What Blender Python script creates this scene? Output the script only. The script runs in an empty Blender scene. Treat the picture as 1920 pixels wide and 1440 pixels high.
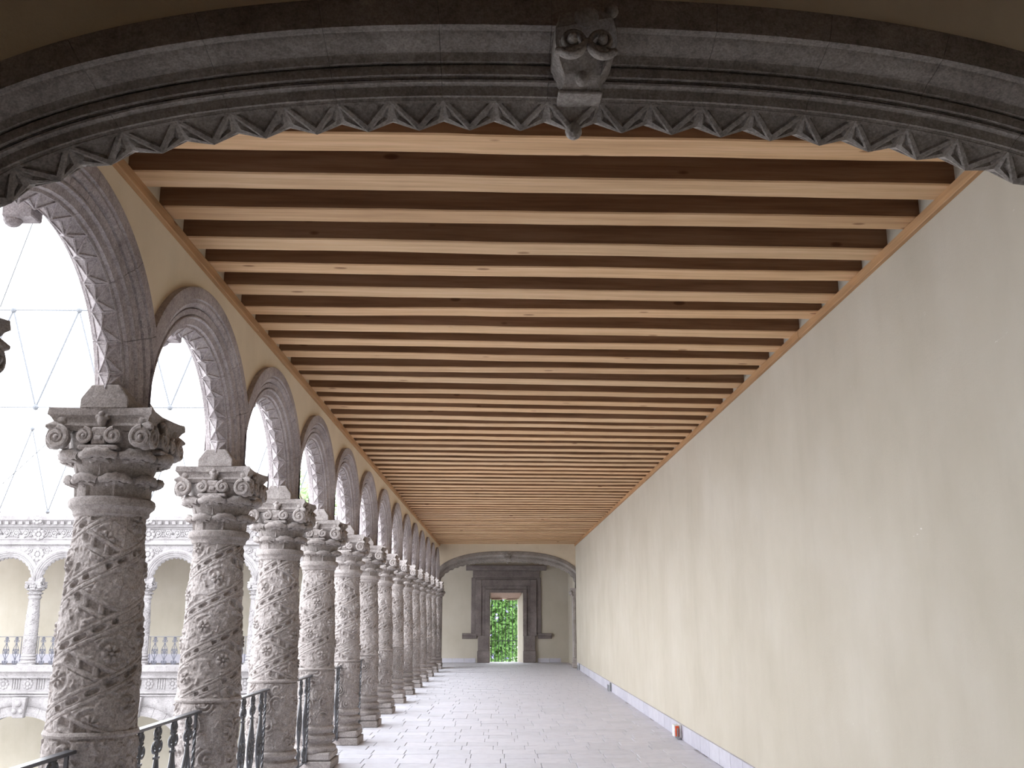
import bpy, bmesh, math, random
import numpy as np
from mathutils import Vector, Matrix
PI = math.pi
random.seed(7); rng = np.random.default_rng(11)
sc = bpy.context.scene
COL = sc.collection

# ------------------------------------------------------------------ camera, sky, exposure
F_PX = 1850.0
cam_d = bpy.data.cameras.new('camera'); cam = bpy.data.objects.new('camera', cam_d); COL.objects.link(cam)
cam_d.sensor_width = 36.0; cam_d.lens = F_PX / 1920 * 36.0
cam_d.clip_start = 0.05; cam_d.clip_end = 400
cam.location = (0, 0, 1.6); cam.rotation_euler = (PI/2 + 0.2308, 0, -0.0125)
sc.camera = cam
w = bpy.data.worlds.new('overcast_sky'); sc.world = w; w.use_nodes = True
bg = w.node_tree.nodes['Background']; bg.inputs[0].default_value = (0.925, 0.965, 1.03, 1); bg.inputs[1].default_value = 1.0
sc.view_settings.view_transform = 'Standard'; sc.view_settings.look = 'None'
sc.view_settings.gamma = 1.0; sc.view_settings.use_curve_mapping = False
sc.view_settings.exposure = 3.0
sc.cycles.use_denoising = True
sc.cycles.max_bounces = 8; sc.cycles.diffuse_bounces = 7; sc.cycles.sample_clamp_indirect = 8.0

# ------------------------------------------------------------------ plan of the place
S = 2.056                 # column spacing of the arcade
AX = -2.056               # arcade axis
Y0 = 3.215                # corner column
NCOL = 15
XL, XR = -1.945, 2.45     # inner plaster faces
XC = 0.25                 # middle of the walk
ZB = 3.86                 # underside of beams
YN, YF, YE = 3.20, 32.45, 36.0   # near arch, far arch, end wall
ZTOP = 4.30

# ------------------------------------------------------------------ helpers
def link(o, parent=None):
    COL.objects.link(o)
    if parent is not None: o.parent = parent
    return o
def tag(o, label=None, cat=None, group=None, kind=None):
    if label: o['label'] = label
    if cat: o['category'] = cat
    if group: o['group'] = group
    if kind: o['kind'] = kind
    return o
def empty(name, loc=(0,0,0), rz=0.0, parent=None):
    o = bpy.data.objects.new(name, None); o.location = loc; o.rotation_euler = (0,0,rz); o.empty_display_size = .1
    return link(o, parent)
def mesh(name, vf, mat, smooth=False):
    me = bpy.data.meshes.new(name); v, f = vf
    me.from_pydata([tuple(map(float, p)) for p in v], [], [tuple(map(int, q)) for q in f]); me.update()
    if smooth: me.polygons.foreach_set('use_smooth', [True]*len(me.polygons))
    me.materials.append(mat)
    return me
def put(name, me, parent=None, loc=(0,0,0), rz=0.0, scale=None):
    o = bpy.data.objects.new(name, me); o.location = loc; o.rotation_euler = (0,0,rz)
    if scale: o.scale = scale
    return link(o, parent)
def smooth_by_angle(me, deg=40):
    bm = bmesh.new(); bm.from_mesh(me)
    for f in bm.faces: f.smooth = True
    lim = math.radians(deg)
    for e in bm.edges:
        e.smooth = len(e.link_faces) == 2 and e.calc_face_angle(0) < lim
    bm.to_mesh(me); bm.free()
class MB:
    """collects shapes into one mesh"""
    def __init__(s): s.v = []; s.f = []
    def add(s, v, f):
        n = len(s.v); s.v += [tuple(p) for p in v]; s.f += [tuple(n+i for i in q) for q in f]; return s
    def box(s, x0, x1, y0, y1, z0, z1):
        return s.add([(x0,y0,z0),(x1,y0,z0),(x1,y1,z0),(x0,y1,z0),(x0,y0,z1),(x1,y0,z1),(x1,y1,z1),(x0,y1,z1)],
                     [(3,2,1,0),(4,5,6,7),(0,1,5,4),(1,2,6,5),(2,3,7,6),(3,0,4,7)])
    def prism(s, pts, y0, y1, axis='y'):
        n = len(pts)
        if axis == 'y': a = [(p[0], y0, p[1]) for p in pts] + [(p[0], y1, p[1]) for p in pts]
        elif axis == 'x': a = [(y0, p[0], p[1]) for p in pts] + [(y1, p[0], p[1]) for p in pts]
        else: a = [(p[0], p[1], y0) for p in pts] + [(p[0], p[1], y1) for p in pts]
        f = [tuple(range(n-1,-1,-1)), tuple(range(n,2*n))] + [(i,(i+1)%n,n+(i+1)%n,n+i) for i in range(n)]
        return s.add(a, f)
    def lathe(s, prof, n=32, cx=0, cy=0, cap=True):
        v = []; f = []; m = len(prof)
        for r, z in prof:
            for i in range(n): a = 2*PI*i/n; v.append((cx+r*math.cos(a), cy+r*math.sin(a), z))
        for j in range(m-1):
            for i in range(n): k=(i+1)%n; f.append((j*n+i, j*n+k, (j+1)*n+k, (j+1)*n+i))
        if cap: f.append(tuple(range(n-1,-1,-1))); f.append(tuple((m-1)*n+i for i in range(n)))
        return s.add(v, f)
    def tube(s, pts, r, n=6, closed=False):
        P = [Vector(p) for p in pts]; m = len(P); v = []; f = []
        rr = r if hasattr(r,'__len__') else [r]*m
        up = None
        for i in range(m):
            a = P[max(i-1,0)] if not closed else P[i-1]; b = P[min(i+1,m-1)] if not closed else P[(i+1)%m]
            t = (b-a).normalized()
            if up is None: up = Vector((0,0,1)) if abs(t.z) < .9 else Vector((1,0,0))
            u = t.cross(up)
            if u.length < 1e-4: u = t.cross(Vector((0,1,0)))
            u.normalize(); w_ = u.cross(t); up = w_
            for k in range(n): q = 2*PI*k/n; v.append(P[i] + (u*math.cos(q)+w_*math.sin(q))*rr[i])
        for i in range(m if closed else m-1):
            j = (i+1)%m
            for k in range(n): l=(k+1)%n; f.append((i*n+k,i*n+l,j*n+l,j*n+k))
        if not closed: f.append(tuple(range(n-1,-1,-1))); f.append(tuple((m-1)*n+k for k in range(n)))
        return s.add(v, f)
    def disc(s, c, r, h, n=16, axis='y'):
        v=[];f=[]
        for d in (-h/2,h/2):
            for i in range(n):
                a=2*PI*i/n; p=(r*math.cos(a), r*math.sin(a))
                v.append({'y':(c[0]+p[0],c[1]+d,c[2]+p[1]),'x':(c[0]+d,c[1]+p[0],c[2]+p[1]),'z':(c[0]+p[0],c[1]+p[1],c[2]+d)}[axis])
        f=[tuple(range(n)),tuple(range(2*n-1,n-1,-1))]+[(i,n+i,n+(i+1)%n,(i+1)%n) for i in range(n)]
        return s.add(v,f)
    def ball(s, c, r, nu=12, nv=8, sq=(1,1,1)):
        v=[];f=[]
        for j in range(nv+1):
            p=PI*j/nv
            for i in range(nu): a=2*PI*i/nu; v.append((c[0]+sq[0]*r*math.sin(p)*math.cos(a),c[1]+sq[1]*r*math.sin(p)*math.sin(a),c[2]-sq[2]*r*math.cos(p)))
        for j in range(nv):
            for i in range(nu): k=(i+1)%nu; f.append((j*nu+i,j*nu+k,(j+1)*nu+k,(j+1)*nu+i))
        return s.add(v,f)
    def me(s, name, mat, smooth=0, bevel=0, fix=True):
        m = bpy.data.meshes.new(name); m.from_pydata(s.v, [], s.f); m.update()
        bm = bmesh.new(); bm.from_mesh(m)
        if fix: bmesh.ops.recalc_face_normals(bm, faces=bm.faces)
        if bevel:
            bmesh.ops.bevel(bm, geom=[e for e in bm.edges if len(e.link_faces)==2 and e.calc_face_angle(0)>.5], offset=bevel, segments=1, affect='EDGES', clamp_overlap=True)
        bm.to_mesh(m); bm.free()
        if smooth: smooth_by_angle(m, smooth)
        m.materials.append(mat); return m

def sstep(a, b, x): t = np.clip((x-a)/(b-a), 0, 1); return t*t*(3-2*t)
def vnoise(u, v, per_u, seed):
    """value noise on a grid, periodic in u (per_u cells)"""
    r = np.random.default_rng(seed).random((per_u, 512))
    iu = np.floor(u).astype(int); iv = np.floor(v).astype(int); fu = u-iu; fv = v-iv
    fu = fu*fu*(3-2*fu); fv = fv*fv*(3-2*fv)
    g = lambda a, b: r[a % per_u, b % 512]
    return (g(iu,iv)*(1-fu)+g(iu+1,iv)*fu)*(1-fv)+(g(iu,iv+1)*(1-fu)+g(iu+1,iv+1)*fu)*fv

# ------------------------------------------------------------------ materials
def nodes(name, rough=.85, spec=.25):
    m = bpy.data.materials.new(name); m.use_nodes = True; nt = m.node_tree
    b = nt.nodes['Principled BSDF']; b.inputs['Roughness'].default_value = rough; b.inputs['Specular IOR Level'].default_value = spec
    return m, nt, b
def N(nt, t, **k):
    n = nt.nodes.new(t)
    for a, v in k.items():
        if a in n.inputs: n.inputs[a].default_value = v
        else: setattr(n, a, v)
    return n
def ramp(nt, fac, stops):
    r = nt.nodes.new('ShaderNodeValToRGB'); e = r.color_ramp.elements
    while len(e) < len(stops): e.new(.5)
    for i, (p, c) in enumerate(stops): e[i].position = p; e[i].color = (*c, 1)
    nt.links.new(fac, r.inputs[0]); return r.outputs[0]
def coords(nt, world=False, scale=(1,1,1), jitter=0.0):
    if world:
        g = nt.nodes.new('ShaderNodeNewGeometry'); src = g.outputs['Position']
    else:
        src = nt.nodes.new('ShaderNodeTexCoord').outputs['Object']
    if jitter:
        oi = nt.nodes.new('ShaderNodeObjectInfo')
        mul = N(nt, 'ShaderNodeMath', operation='MULTIPLY'); mul.inputs[1].default_value = jitter
        nt.links.new(oi.outputs['Random'], mul.inputs[0])
        ad = N(nt, 'ShaderNodeVectorMath', operation='ADD'); nt.links.new(src, ad.inputs[0]); nt.links.new(mul.outputs[0], ad.inputs[1]); src = ad.outputs[0]
    mp = nt.nodes.new('ShaderNodeMapping'); mp.inputs['Scale'].default_value = scale
    nt.links.new(src, mp.inputs[0]); return mp.outputs[0]
def noise(nt, vec, scale, detail=4, rough=.55):
    n = N(nt, 'ShaderNodeTexNoise'); n.inputs['Scale'].default_value = scale; n.inputs['Detail'].default_value = detail; n.inputs['Roughness'].default_value = rough
    nt.links.new(vec, n.inputs['Vector']); return n.outputs[0]
def mix(nt, a, b, fac, mode='MIX'):
    m = nt.nodes.new('ShaderNodeMix'); m.data_type = 'RGBA'; m.blend_type = mode
    for s_, v in ((m.inputs[6], a), (m.inputs[7], b), (m.inputs[0], fac)):
        if isinstance(v, (int, float)): s_.default_value = v
        elif isinstance(v, tuple): s_.default_value = (*v, 1)
        else: nt.links.new(v, s_)
    return m.outputs[2]
def bump(nt, b, h, strength, dist):
    n = nt.nodes.new('ShaderNodeBump'); n.inputs['Strength'].default_value = strength; n.inputs['Distance'].default_value = dist
    nt.links.new(h, n.inputs['Height']); nt.links.new(n.outputs[0], b.inputs['Normal'])

def stone_mat(name, dark, mid, light, world=True, grain=1.0):
    m, nt, b = nodes(name, .92, .15)
    v = coords(nt, world)
    n1 = noise(nt, v, 2.2, 5, .6); n2 = noise(nt, v, 38, 5, .65); n3 = noise(nt, v, 9, 6, .7)
    c = ramp(nt, n1, [(.30, dark), (.52, mid), (.72, light)])
    n5 = noise(nt, v, 120, 3, .6)
    sp = ramp(nt, n2, [(.30, (.62,.60,.59)), (.5, (.95,.95,.95)), (.75, (1.2,1.19,1.17))])
    sp = mix(nt, sp, ramp(nt, n5, [(.34, (.62,.61,.60)), (.5, (1,1,1)), (.66, (1.35,1.35,1.33))]), .8, 'MULTIPLY')
    c = mix(nt, c, sp, .75, 'MULTIPLY')
    st = ramp(nt, n3, [(.30, (.62,.60,.60)), (.45, (1,1,1)), (1, (1,1,1))])
    c = mix(nt, c, st, .7, 'MULTIPLY')
    nt.links.new(c, b.inputs['Base Color'])
    ad = N(nt, 'ShaderNodeMath', operation='ADD'); nt.links.new(n2, ad.inputs[0]); nt.links.new(n3, ad.inputs[1])
    bump(nt, b, ad.outputs[0], .55*grain, .012)
    return m
M = {}
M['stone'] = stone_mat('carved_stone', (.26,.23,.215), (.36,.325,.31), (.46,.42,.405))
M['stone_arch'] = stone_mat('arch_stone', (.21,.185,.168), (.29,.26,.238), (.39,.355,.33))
M['stone_arcade'] = stone_mat('brightened_arcade_stone', (.33,.295,.30), (.43,.39,.395), (.53,.49,.495))  # arch stone copy, lightened to stand in for bounce light on the arcade
M['stone_pale'] = stone_mat('court_stone', (.20,.185,.185), (.26,.245,.245), (.32,.30,.30), grain=.6)
M['stone_dark'] = stone_mat('portal_stone', (.15,.125,.12), (.21,.18,.17), (.29,.25,.24))

def plaster_mat(name, a, b_, c):
    m, nt, b = nodes(name, .9, .2); v = coords(nt, True)
    vs = coords(nt, True, (1.0, 1.0, .25))
    n1 = noise(nt, v, .9, 5, .6); n2 = noise(nt, vs, 3.5, 5, .6); n3 = noise(nt, v, 60, 3, .6)
    col = ramp(nt, n1, [(.3, a), (.5, b_), (.7, c)])
    st = ramp(nt, n2, [(.28, (.92,.915,.905)), (.5, (1,1,1)), (.8, (1.03,1.03,1.03))])
    col = mix(nt, col, st, .55, 'MULTIPLY')
    sc_ = coords(nt, True, (1, 1.6, 5)); n4 = noise(nt, sc_, 2.1, 6, .75)
    scuff = ramp(nt, n4, [(.69, (0,0,0)), (.74, (1,1,1))])
    col = mix(nt, col, (.80,.78,.74), scuff)
    nt.links.new(col, b.inputs['Base Color'])
    ad = N(nt, 'ShaderNodeMath', operation='ADD'); nt.links.new(n1, ad.inputs[0]); nt.links.new(n3, ad.inputs[1])
    bump(nt, b, ad.outputs[0], .25, .006)
    return m
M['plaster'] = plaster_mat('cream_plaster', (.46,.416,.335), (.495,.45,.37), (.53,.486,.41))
M['plaster_brightened'] = plaster_mat('brightened_ochre_plaster', (.68,.58,.43), (.73,.63,.475), (.77,.68,.52))  # ochre plaster copy with missing bounce light put into its colour
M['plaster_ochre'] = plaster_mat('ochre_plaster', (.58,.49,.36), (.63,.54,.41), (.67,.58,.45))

def wood_mat(name, a, b_, c):
    m, nt, b = nodes(name, .65, .3)
    v = coords(nt, False, (.35, 6, 6), 37.0)
    n1 = noise(nt, v, 3.0, 6, .6)
    v2 = coords(nt, False, (.9, 28, 28), 19.0); n2 = noise(nt, v2, 2.2, 4, .6)
    col = ramp(nt, n1, [(.3, a), (.5, b_), (.7, c)])
    gr = ramp(nt, n2, [(.3, (.68,.62,.56)), (.5, (1,1,1)), (.8, (1.08,1.06,1.03))])
    col = mix(nt, col, gr, .5, 'MULTIPLY')
    vk = coords(nt, False, (1.3, 3.2, 3.2), 11.0)
    vo = N(nt, 'ShaderNodeTexVoronoi'); vo.inputs['Scale'].default_value = 1.5; nt.links.new(vk, vo.inputs['Vector'])
    kn = ramp(nt, vo.outputs['Distance'], [(.0, (.20,.12,.07)), (.07, (.36,.23,.14)), (.10, (1,1,1))])
    col = mix(nt, col, kn, .75, 'MULTIPLY')
    oi = nt.nodes.new('ShaderNodeObjectInfo')
    tint = ramp(nt, oi.outputs['Random'], [(0, (.84,.80,.76)), (.35, (1.06,1.0,.95)), (.7, (.95,.96,.98)), (1, (1.12,1.08,1.04))])
    col = mix(nt, col, tint, .9, 'MULTIPLY')
    nt.links.new(col, b.inputs['Base Color'])
    bump(nt, b, n2, .25, .004)
    return m
M['wood'] = wood_mat('pine_beam', (.50,.32,.172), (.615,.41,.232), (.69,.49,.30))
M['wood_side'] = wood_mat('dark_side_pine', (.20,.105,.055), (.28,.155,.085), (.36,.215,.13))  # darker, redder pine tone for the vertical beam faces
M['wood_trim'] = wood_mat('pine_plate', (.36,.20,.09), (.45,.26,.125), (.52,.32,.165))
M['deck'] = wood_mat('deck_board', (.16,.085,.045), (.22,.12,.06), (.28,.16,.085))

def tile_mat(name, a, b_, c):
    m, nt, b = nodes(name, .62, .35); v = coords(nt, True)
    n1 = noise(nt, v, 7, 5, .65); n2 = noise(nt, v, 90, 3, .6)
    oi = nt.nodes.new('ShaderNodeObjectInfo')
    col = ramp(nt, oi.outputs['Random'], [(0, a), (.5, b_), (1, c)])
    md = ramp(nt, n1, [(.3, (.86,.85,.86)), (.55, (1,1,1)), (.8, (1.07,1.05,1.05))])
    col = mix(nt, col, md, .8, 'MULTIPLY'); nt.links.new(col, b.inputs['Base Color'])
    bump(nt, b, n2, .2, .003); return m
M['tile'] = tile_mat('clay_tile', (.57,.565,.605), (.60,.595,.645), (.63,.62,.665))
M['skirting'] = tile_mat('skirting_tile', (.46,.445,.50), (.50,.485,.54), (.53,.515,.56))
def plain(name, c, rough=.6, metal=0, spec=.4):
    m, nt, b = nodes(name, rough, spec); b.inputs['Metallic'].default_value = metal
    v = coords(nt); n = noise(nt, v, 30, 3); col = ramp(nt, n, [(.3, tuple(x*.82 for x in c)), (.7, tuple(min(1, x*1.12) for x in c))])
    nt.links.new(col, b.inputs['Base Color']); return m
M['grout'] = plain('grout', (.50,.48,.51), .9)
M['iron'] = plain('wrought_iron', (.055,.055,.062), .38, .0, .7)
M['iron_pale'] = plain('weathered_iron', (.09,.09,.11), .6)
M['steel'] = plain('pale_steel', (.11,.115,.125), .6)
M['cable'] = plain('steel_cable', (.06,.062,.066), .5)
M['orange'] = plain('orange_plastic', (.82,.11,.03), .5)
M['whitebox'] = plain('white_plastic', (.72,.72,.72), .5)
M['conduit'] = plain('grey_conduit', (.28,.29,.30), .5)
M['paving'] = plain('court_paving', (.52,.51,.50), .9)
M['brick'] = plain('old_brick', (.46,.33,.27), .9)
M['bark'] = plain('bark', (.16,.12,.09), .9)
def leaf_mat(name, c1, c2):
    m, nt, b = nodes(name, .6, .3); v = coords(nt); n = noise(nt, v, 3.5, 4)
    nt.links.new(ramp(nt, n, [(.3, c1), (.7, c2)]), b.inputs['Base Color'])
    tr = nt.nodes.new('ShaderNodeBsdfTranslucent'); tr.inputs[0].default_value = (*c2, 1)
    mx = nt.nodes.new('ShaderNodeMixShader'); mx.inputs[0].default_value = .35
    nt.links.new(b.outputs[0], mx.inputs[1]); nt.links.new(tr.outputs[0], mx.inputs[2])
    nt.links.new(mx.outputs[0], nt.nodes['Material Output'].inputs[0]); return m
M['leaf'] = leaf_mat('green_leaf', (.05,.12,.03), (.16,.30,.08))
M['leaf_pale'] = leaf_mat('pale_leaf', (.22,.30,.15), (.36,.46,.26))
M['bloom'] = leaf_mat('violet_bloom', (.20,.16,.45), (.38,.32,.70))

# ------------------------------------------------------------------ arch mathematics (local frame: x span, y depth with front = -y, z up)
class ArchCurve:
    def __init__(s, a0, a1, b0, b1, zc, p0, p1, clamp, zleg):
        s.a0,s.a1,s.b0,s.b1,s.zc,s.p0,s.p1,s.cl,s.zl = a0,a1,b0,b1,zc,p0,p1,clamp,zleg
        t = np.linspace(0, PI, 4001); P = np.array([s.pt(.1, x, False) for x in t])
        d = np.r_[0, np.cumsum(np.hypot(*np.diff(P, axis=0).T))]; s.tt, s.dd, s.L = t, d, d[-1]
    def pt(s, w_, t, clamp=True):
        a = s.a0+(s.a1-s.a0)*w_; b = s.b0+(s.b1-s.b0)*w_; p = s.p0+(s.p1-s.p0)*max(0,min(1,w_))
        c, q = math.cos(t), max(0.0, math.sin(t))
        x = -a*math.copysign(abs(c)**(2/p), c); z = s.zc + b*q**(2/p)
        if clamp: x = max(-s.cl, min(s.cl, x))
        return x, z
    def t_at(s, frac): return float(np.interp(frac*s.L, s.dd, s.tt))
def sweep(curve, prof, f0, f1, n, leg0=None, leg1=None):
    """closed profile [(w, depth)] swept between arc fractions; optional straight legs down to z"""
    rings = []
    if leg0 is not None:
        rings.append([(curve.pt(w_, 0)[0], d, leg0) for w_, d in prof])
    for i in range(n+1):
        t = curve.t_at(f0+(f1-f0)*i/n); rings.append([(curve.pt(w_, t)[0], d, curve.pt(w_, t)[1]) for w_, d in prof])
    if leg1 is not None:
        rings.append([(curve.pt(w_, PI)[0], d, leg1) for w_, d in prof])
    m = len(prof); v = [p for r in rings for p in r]; f = []
    for i in range(len(rings)-1):
        for k in range(m): l=(k+1)%m; f.append((i*m+k, i*m+l, (i+1)*m+l, (i+1)*m+k))
    f.append(tuple(range(m-1,-1,-1))); f.append(tuple((len(rings)-1)*m+k for k in range(m)))
    return v, f
def tooth_mesh(name, curve, f0, f1, wr, wv, wt, dr, mat, inset=.012):
    t0, t1, tm = curve.t_at(f0), curve.t_at(f1), curve.t_at((f0+f1)/2)
    g = lambda w_, t, d: (curve.pt(w_, t, False)[0], d, curve.pt(w_, t, False)[1])
    A0,A1,B0,B1 = g(wr,t0,-dr), g(wr,t1,-dr), g(wr,t0,dr), g(wr,t1,dr)
    V0,V1,T = g(wv,t0,0), g(wv,t1,0), g(wt,tm,0)
    U0,U1,U2,U3 = g(wr+.10,t0,-dr), g(wr+.10,t1,-dr), g(wr+.10,t1,dr), g(wr+.10,t0,dr)
    v = [A0,A1,V1,B1,B0,V0,T,U0,U1,U2,U3]
    bm = bmesh.new(); vs = [bm.verts.new(p) for p in v]
    tri = [(0,1,6),(1,2,6),(2,3,6),(3,4,6),(4,5,6),(5,0,6)]
    fs = [bm.faces.new([vs[i] for i in q]) for q in tri]
    rest = [bm.faces.new([vs[i] for i in q]) for q in ((0,7,8,1),(1,8,9,3,2),(3,9,10,4),(4,10,7,0,5),(7,10,9,8))]
    bmesh.ops.recalc_face_normals(bm, faces=bm.faces)
    bmesh.ops.inset_individual(bm, faces=fs, thickness=inset, depth=0)
    bmesh.ops.inset_individual(bm, faces=fs, thickness=inset*.35, depth=-inset*.5)
    me = bpy.data.meshes.new(name); bm.to_mesh(me); bm.free(); me.materials.append(mat)
    return me
def mirror_profile(half):
    """half: [(w, depth<=0)] from extrados front down to soffit; returns the closed loop"""
    return half + [(w_, -d) for w_, d in reversed(half)]

ARC_PROF = mirror_profile([(1.0,-.10),(1.0,-.152),(.95,-.156),(.74,-.153),(.72,-.140),(.66,-.143),(.58,-.130),(.555,-.108),(.53,-.122),(.42,-.113),(.395,-.100),(.375,-.116),(.345,-.116),(.325,-.098),(.19,-.088),(.17,-.070),(.13,-.068)])
ARC = ArchCurve(.82, 1.17, .70, .985, 2.68, 2, 2, S/2, 2.65)
NEAR_PROF = mirror_profile([(1.0,-.20),(1.0,-.262),(.95,-.270),(.675,-.272),(.665,-.266),(.660,-.246),(.63,-.236),(.595,-.212),(.57,-.186),(.562,-.170),(.55,-.166),(.488,-.158),(.484,-.132),(.470,-.130),(.464,-.146),(.45,-.147),(.378,-.140),(.374,-.126),(.362,-.128),(.356,-.118),(.346,-.118),(.340,-.128),(.322,-.124),(.316,-.100),(.30,-.098),(.228,-.090),(.222,-.082),(.205,-.078)])
NEAR = ArchCurve(2.18, 2.45, .825, 1.18, 2.45, 2.6, 2.5, 2.2, 2.45)

def build_arch_meshes(tag_, curve, prof, nteeth, blocks, teeth, mat, legs, segs, gap, inset=.012):
    """blocks: teeth per voussoir. Returns [(voussoir mesh, [tooth meshes])]"""
    out = []; k = 0
    for bi, nb in enumerate(blocks):
        f0, f1 = k/nteeth, (k+nb)/nteeth
        g = gap/curve.L
        v, f = sweep(curve, prof, f0+(g if bi else 0), f1-(g if bi < len(blocks)-1 else 0), segs*nb,
                     legs if (bi == 0 and legs is not None) else None, legs if (bi == len(blocks)-1 and legs is not None) else None)
        b = MB().add(v, f); me = b.me(tag_+'_voussoir', mat, smooth=32)
        tm = []
        for j in range(nb):
            tm.append(tooth_mesh(tag_+'_tooth', curve, (k+j)/nteeth, (k+j+1)/nteeth, *teeth, mat, inset))
        out.append((me, tm)); k += nb
    return out
def place_arch(meshes, name, loc, rz, label, group=None, sx=1.0, detail=True, merged=None):
    r = empty(name, loc, rz); r.scale = (sx,1,1); tag(r, label, 'arch', group)
    for me, teeth in meshes:
        v = put('voussoir', me, r)
        for t in teeth: put('tooth', t, v)
    return r

# ------------------------------------------------------------------ structure: floor
def slab(name, x0,x1,y0,y1,z0,z1, mat, kind='structure', parent=None):
    o = put(name, MB().box(x0,x1,y0,y1,z0,z1).me(name, mat), parent)
    if kind and parent is None: tag(o, kind=kind)
    return o
floor = slab('floor', -2.42, 2.75, -2.4, YE+.75, -.30, -.012, M['grout'])
tag(floor, 'pale lavender clay tile floor of the walk', None)
TW, TD = .392, .378
tme = []
for q in range(3):
    me = MB().box(0,TW-.007,0,TD-.007,-.03,0).me('floor_tile', M['tile'], bevel=.003); tme.append(me)
far_tiles = MB(); count = 0
row = 0; y = -2.3
while y < YE+.5:
    off = random.uniform(0, TW)
    x = -2.40 - off
    sel = 10.55 < y and count < 300
    while x < 2.44:
        x0, x1 = max(x, -2.41), min(x+TW-.007, 2.44)
        if x1-x0 > .05:
            dz = random.uniform(-.002, .002)
            if sel and count < 300 and x1 > -2.2:
                o = put('floor_tile', tme[count % 3], floor, (x0, y, dz)); o.scale = ((x1-x0)/(TW-.007), 1, 1); count += 1
            else:
                far_tiles.box(x0, x1, y, min(y+TD-.007, YE+.6), -.03, dz)
        x += TW
    y += TD
o = put('floor_tiles', far_tiles.me('floor_tiles', M['tile']), floor); tag(o, kind='stuff')

# ------------------------------------------------------------------ structure: walls
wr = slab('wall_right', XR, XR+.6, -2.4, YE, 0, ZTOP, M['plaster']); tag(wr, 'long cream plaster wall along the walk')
slab('wall_back', -2.4, XR+.6, -3.0, -2.4, -.3, ZTOP, M['plaster'])
slab('wall_bay_blocker', -2.6, -2.1, -2.4, 2.85, -.3, ZTOP, M['plaster'])  # added unseen wall, shuts side light out of the camera bay
def arch_wall(name, curve, x0, x1, d0, d1, top, mat, loc, rz):
    """plaster above the extrados, thick between depth d0 and d1"""
    T = [curve.t_at(i/80) for i in range(81)]; P = []
    for t in T:
        x, z = curve.pt(.985, t)
        if not P or abs(x-P[-1][0]) > 1e-5: P.append((x, z))
        else: P[-1] = (x, max(z, P[-1][1]))
    n = len(P); v = []; f = []
    for x, z in P: v += [(x,d0,z),(x,d0,top),(x,d1,top),(x,d1,z)]
    for i in range(n-1):
        a, b = 4*i, 4*(i+1)
        f += [(a,b,b+1,a+1),(a+1,b+1,b+2,a+2),(a+2,b+2,b+3,a+3),(a+3,b+3,b,a)]
    f += [(0,1,2,3),(4*n-4,4*n-1,4*n-2,4*n-3)]
    o = put(name, MB().add(v,f).me(name, mat), None, loc, rz); tag(o, kind='structure'); return o
SK = .035
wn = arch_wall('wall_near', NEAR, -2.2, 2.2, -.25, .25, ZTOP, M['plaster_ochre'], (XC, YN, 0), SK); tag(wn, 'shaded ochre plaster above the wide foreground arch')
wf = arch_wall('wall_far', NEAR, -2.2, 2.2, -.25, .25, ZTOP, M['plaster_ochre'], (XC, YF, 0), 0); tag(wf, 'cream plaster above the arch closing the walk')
# arcade spandrels
wl = MB(); prev = None
for i in range(NCOL-1):
    yc = Y0 + S*(i+.5); P = []
    for k in range(61):
        t = PI*k/60; x, z = ARC.pt(.985, t)
        if P and abs(x-P[-1][0]) < 1e-5: P[-1] = (x, max(z, P[-1][1])); continue
        P.append((x, z))
    v = []; f = []
    for x, z in P: v += [(XL, yc+x, z), (XL, yc+x, ZTOP), (-2.167, yc+x, ZTOP), (-2.167, yc+x, z)]
    for j in range(len(P)-1):
        a, b = 4*j, 4*(j+1); f += [(a,b,b+1,a+1),(a+1,b+1,b+2,a+2),(a+2,b+2,b+3,a+3),(a+3,b+3,b,a)]
    wl.add(v, f)
wlo = put('wall_left', wl.me('wall_left', M['plaster_brightened'])); tag(wlo, 'ochre plaster strip above the arcade arches', kind='structure')
# end wall with door opening
OX0, OX1, OZ = -.345, .838, 2.40
ew = MB().box(-26, OX0, YE, YE+.6, -.3, ZTOP).box(OX1, XR+.6, YE, YE+.6, -.3, ZTOP).box(OX0, OX1, YE, YE+.6, OZ, ZTOP)
tag(put('wall_end', ew.me('wall_end', M['plaster'])), 'cream plaster end wall around the stone portal', kind='structure')

# skirting tiles
bb = empty('baseboard_right', (XR, 0, 0)); tag(bb, 'low skirting of lavender grey tiles under the cream wall', kind='structure')
skm = MB().box(-.022, .02, 0, .525, 0, .19).me('skirting_tile', M['skirting'], bevel=.004)
y = 4.0
while y < YF-.8: put('tile', skm, bb, (0, y, 0)); y += .535
be = empty('baseboard_end', (0, YE, 0)); tag(be, 'low tile skirting beside the stone portal', kind='structure')
skm2 = MB().box(0, .40, -.02, .02, 0, .15).me('end_skirting_tile', M['skirting'], bevel=.004)
for x in (-2.05, -1.64, -1.23, 1.36, 1.77): put('tile', skm2, be, (x, 0, 0))

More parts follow.
